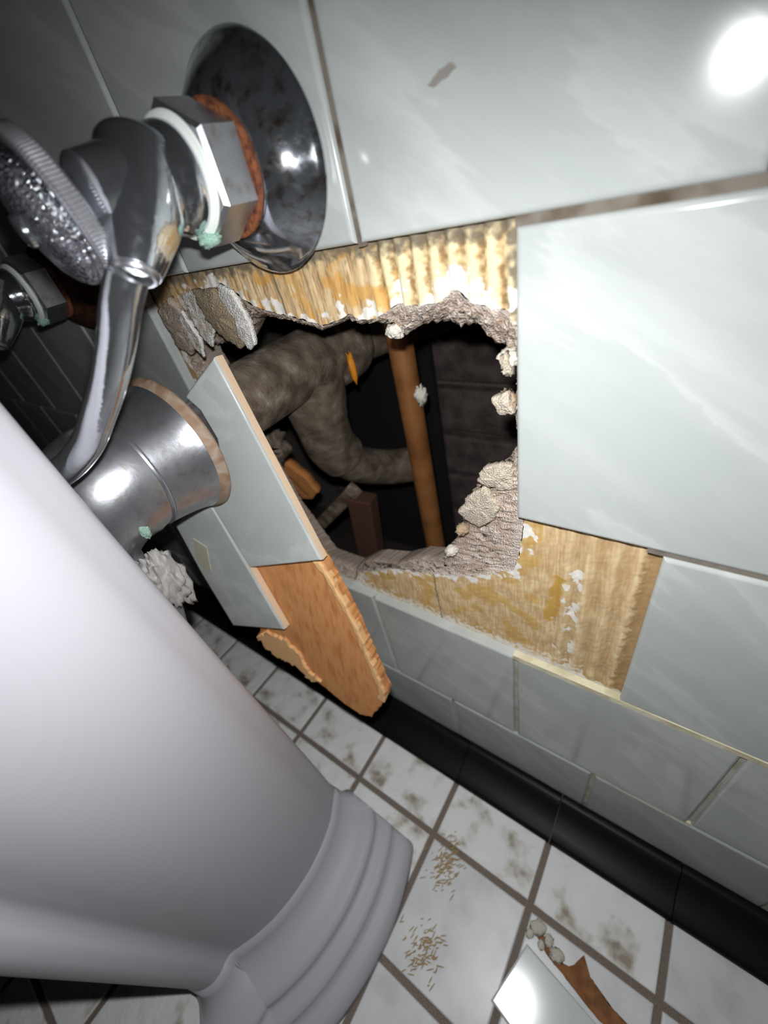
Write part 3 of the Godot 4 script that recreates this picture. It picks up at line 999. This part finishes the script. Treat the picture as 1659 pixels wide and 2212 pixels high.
	tube(B, spline([Vector3(-0.004, 0.012, 0.0047), Vector3(0.0, 0.003, 0.0049), Vector3(0.0005, -0.004, 0.0049), Vector3(0.004, -0.013, 0.0047)], 3), [0.0004], 6)
	part("crack", B.mesh(), M.cavity_dark, r1)
	var r2 := part("wood_stick", boxm(Vector3(-0.034, -0.006, -0.006), Vector3(0.034, 0.006, 0.006), 0.0015), M.old_iron, self)
	r2.position = Vector3(-0.237, 0.205, -0.06)
	r2.rotation = Vector3(0.0, 0.1, 0.75)
	tag(r2, "short grey-brown stick lying aslant below the drain tee", "stick")
	var r3 := part("dark_plank", boxm(Vector3(-0.011, -0.075, -0.007), Vector3(0.011, 0.045, 0.007), 0.0015), M.dark_wood, self)
	r3.position = Vector3(-0.211, 0.178, -0.062)
	r3.rotation = Vector3(0.0, 0.2, -0.12)
	tag(r3, "upright dark red-brown plank end in the bottom of the hole", "plank")
	var r4 := part("mortar_clump", lump(Vector3(0.014, 0.016, 0.012), 0.8, 640, 16), M.old_iron, self)
	r4.position = Vector3(-0.268, 0.276, -0.04)
	tag(r4, "grey mortar clump beneath the corroded drain pipe", "clump")
	var r5 := part(numbered("mortar_clump"), lump(Vector3(0.004, 0.006, 0.004), 0.9, 641, 10), M.white_crumb, self)
	r5.position = Vector3(-0.1478, 0.306, -0.088)
	tag(r5, "pale mortar clump stuck to the right side of the copper pipe", "clump")
	var r6 := part("grey_rag", lump(Vector3(0.010, 0.017, 0.009), 0.6, 650, 26, 0.12), M.grey_rag, self)
	r6.position = Vector3(-0.1945, 0.2885, 0.0935)
	tag(r6, "crumpled grey rag under the drain trap behind the pedestal", "rag")

# ---------------------------------------------------------------- pedestal
func taper(q: Vector2, y: float) -> Vector2:
	var t := smoothstep(0.0, 0.38, y)
	return Vector2(q.x * lerpf(0.92, 1.01, t), q.y - lerpf(0.0065, 0.0, t) * clampf((0.13 - q.y) / 0.025, 0, 1))

func build_pedestal() -> void:
	var p := thing("pedestal", "white porcelain basin pedestal, open at the back, with a ridged foot", "basin pedestal", Vector3(-0.225, 0, 0))
	var half := [Vector2(0.0560, 0.1038), Vector2(0.0590, 0.1045), Vector2(0.0616, 0.1062), Vector2(0.0640, 0.1090), Vector2(0.0670, 0.1128), Vector2(0.0725, 0.1200), Vector2(0.0770, 0.132), Vector2(0.0790, 0.148), Vector2(0.0782, 0.164), Vector2(0.0750, 0.180), Vector2(0.0698, 0.1935), Vector2(0.0640, 0.2040), Vector2(0.0602, 0.2105), Vector2(0.0598, 0.2155), Vector2(0.0612, 0.2205), Vector2(0.0603, 0.2275), Vector2(0.0548, 0.2345), Vector2(0.0450, 0.2390), Vector2(0.0300, 0.2425), Vector2(0.0150, 0.2440), Vector2(0.0, 0.2445)]
	var line := []
	var fine := []
	for i in half.size() - 1:
		for k in 5:
			var a: Vector2 = half[maxi(i - 1, 0)]
			var d: Vector2 = half[i + 2] if i + 2 < half.size() else Vector2(-half[-2].x, half[-2].y)
			fine.append((half[i] as Vector2).cubic_interpolate(half[i + 1], a, d, k / 5.0))
	line = fine.duplicate()
	line.append(half[-1])
	var mir := fine.duplicate()
	mir.reverse()
	for q in mir:
		line.append(Vector2(-q.x, q.y))
	var nrm := []
	for i in line.size():
		var t: Vector2 = (line[mini(i + 1, line.size() - 1)] - line[maxi(i - 1, 0)]).normalized()
		nrm.append(Vector2(t.y, -t.x))
	if (nrm[30] as Vector2).dot(line[30] - Vector2(0, 0.17)) < 0.0:
		for i in nrm.size():
			nrm[i] = -nrm[i]
	# column: outer and inner skin, closed at top and back edges
	var B := Geo.new()
	var rows := []
	for y in [0.02, 0.03, 0.045, 0.07, 0.1, 0.15, 0.2, 0.25, 0.3, 0.35, 0.4, 0.5, 0.6, 0.66]:
		var ring := []
		var off: float = 0.003 * clampf((0.045 - y) / 0.025, 0, 1)
		for i in line.size():
			var q: Vector2 = taper(line[i] + nrm[i] * off, y)
			ring.append(Vector3(q.x, y, q.y))
		for i in range(line.size() - 1, -1, -1):
			var q: Vector2 = taper(line[i] - nrm[i] * 0.010, y)
			ring.append(Vector3(q.x, y, maxf(q.y, 0.0965)))
		rows.append(ring)
	B.grid(rows, true)
	part("column", B.mesh(), M.porcelain, p)
	# foot: offset outline lofted through a cove and two beads
	B = Geo.new()
	var prof := [[0.003, 0.040], [0.0042, 0.034], [0.008, 0.0285], [0.015, 0.0250], [0.021, 0.0236], [0.025, 0.0234], [0.0285, 0.0222], [0.0300, 0.0200], [0.0297, 0.0182], [0.0320, 0.0168], [0.0365, 0.0163], [0.0405, 0.0156], [0.0420, 0.0138], [0.0420, 0.0122], [0.0460, 0.0112], [0.0510, 0.0104], [0.0545, 0.0086], [0.0565, 0.0054], [0.0570, 0.0], [0.0, 0.0], [-0.008, 0.002], [-0.008, 0.040], [0.003, 0.040]]
	rows = []
	for i in line.size():
		var ring := []
		for e in prof:
			var q: Vector2 = taper(line[i], e[1]) + nrm[i] * (e[0] * (1.1 * lerpf(0.08, 1.0, smoothstep(0.25, 0.85, absf(nrm[i].x))) if e[0] > 0.0 else 1.0))
			ring.append(Vector3(q.x, e[1], maxf(q.y, 0.0905 - 0.0)))
		rows.append(ring)
	B.grid(rows, true)
	B.g = 5
	B.cap(rows[0])
	B.g = 6
	var l: Array = rows[-1].duplicate()
	l.reverse()
	B.cap(l)
	part("foot", B.mesh(), M.porcelain, p)

# ---------------------------------------------------------------- scene
func _ready() -> void:
	rng.seed = 11
	# camera: ultra-wide lens held 13 cm from the wall, 42 cm above the floor
	var cam := Camera3D.new()
	cam.name = "camera"
	var at := CameraAttributesPhysical.new()
	at.frustum_focal_length = 13.984
	at.frustum_near = 0.004
	at.frustum_far = 30.0
	at.exposure_aperture = 6.5
	at.frustum_focus_distance = 0.185
	cam.attributes = at
	cam.fov = 102.72
	cam.near = 0.004
	cam.far = 30.0
	cam.transform = Transform3D(Basis(Vector3(0.80687369, -0.2026633, -0.55487154), Vector3(-0.22509754, 0.76295666, -0.60599359), Vector3(0.5461556, 0.6138605, 0.56999065)), EYE)
	add_child(cam)
	cam.current = true
	var env := Environment.new()
	env.background_mode = Environment.BG_COLOR
	env.background_color = Color(0.02, 0.022, 0.025)
	env.tonemap_mode = Environment.TONE_MAPPER_LINEAR
	env.tonemap_exposure = 1.0
	env.sdfgi_enabled = true
	env.ssao_enabled = true
	env.ssil_enabled = true
	var we := WorldEnvironment.new()
	we.name = "environment"
	we.environment = env
	add_child(we)
	# the flash beside the lens
	var fl := AreaLight3D.new()
	fl.name = "flash"
	fl.area_size = Vector2(0.006, 0.006)
	fl.area_normalize_energy = true
	fl.light_energy = 0.071
	fl.light_color = Color(0.985, 0.995, 1.0)
	fl.shadow_enabled = true
	fl.set("area_range", 6.0)
	add_child(fl)
	fl.look_at_from_position(Vector3(-0.0120, 0.4290, 0.1170), Vector3(-0.0120, 0.4290, 0.1170) + Vector3(-0.42, -0.90, -0.105), Vector3(1, 0, 0))

	make_materials()
	# room shell behind the camera
	var shell := [["wall_left", Vector3(-1.24, 0, 0), Vector3(-1.2, 2.3, 1.6), "plain grey side wall beyond the white pedestal"], ["wall_right", Vector3(1.0, 0, 0), Vector3(1.04, 2.3, 1.6), "plain grey side wall opposite the pedestal"], ["wall_front", Vector3(-1.2, 0, 1.6), Vector3(1.0, 2.3, 1.64), "plain grey wall facing the tiled wall"], ["ceiling", Vector3(-1.2, 2.3, 0), Vector3(1.0, 2.34, 1.6), "plain grey ceiling over the room"]]
	for s in shell:
		var o := part(s[0], boxm(s[1], s[2]), M.room_paint, self)
		o.set_meta("kind", "structure")
		tag(o, s[3], "wall" if s[0] != "ceiling" else "ceiling")
	build_wall()
	build_cavity()
	build_floor()
	build_pedestal()
	build_valves()
	build_drain()
	build_floor_debris()
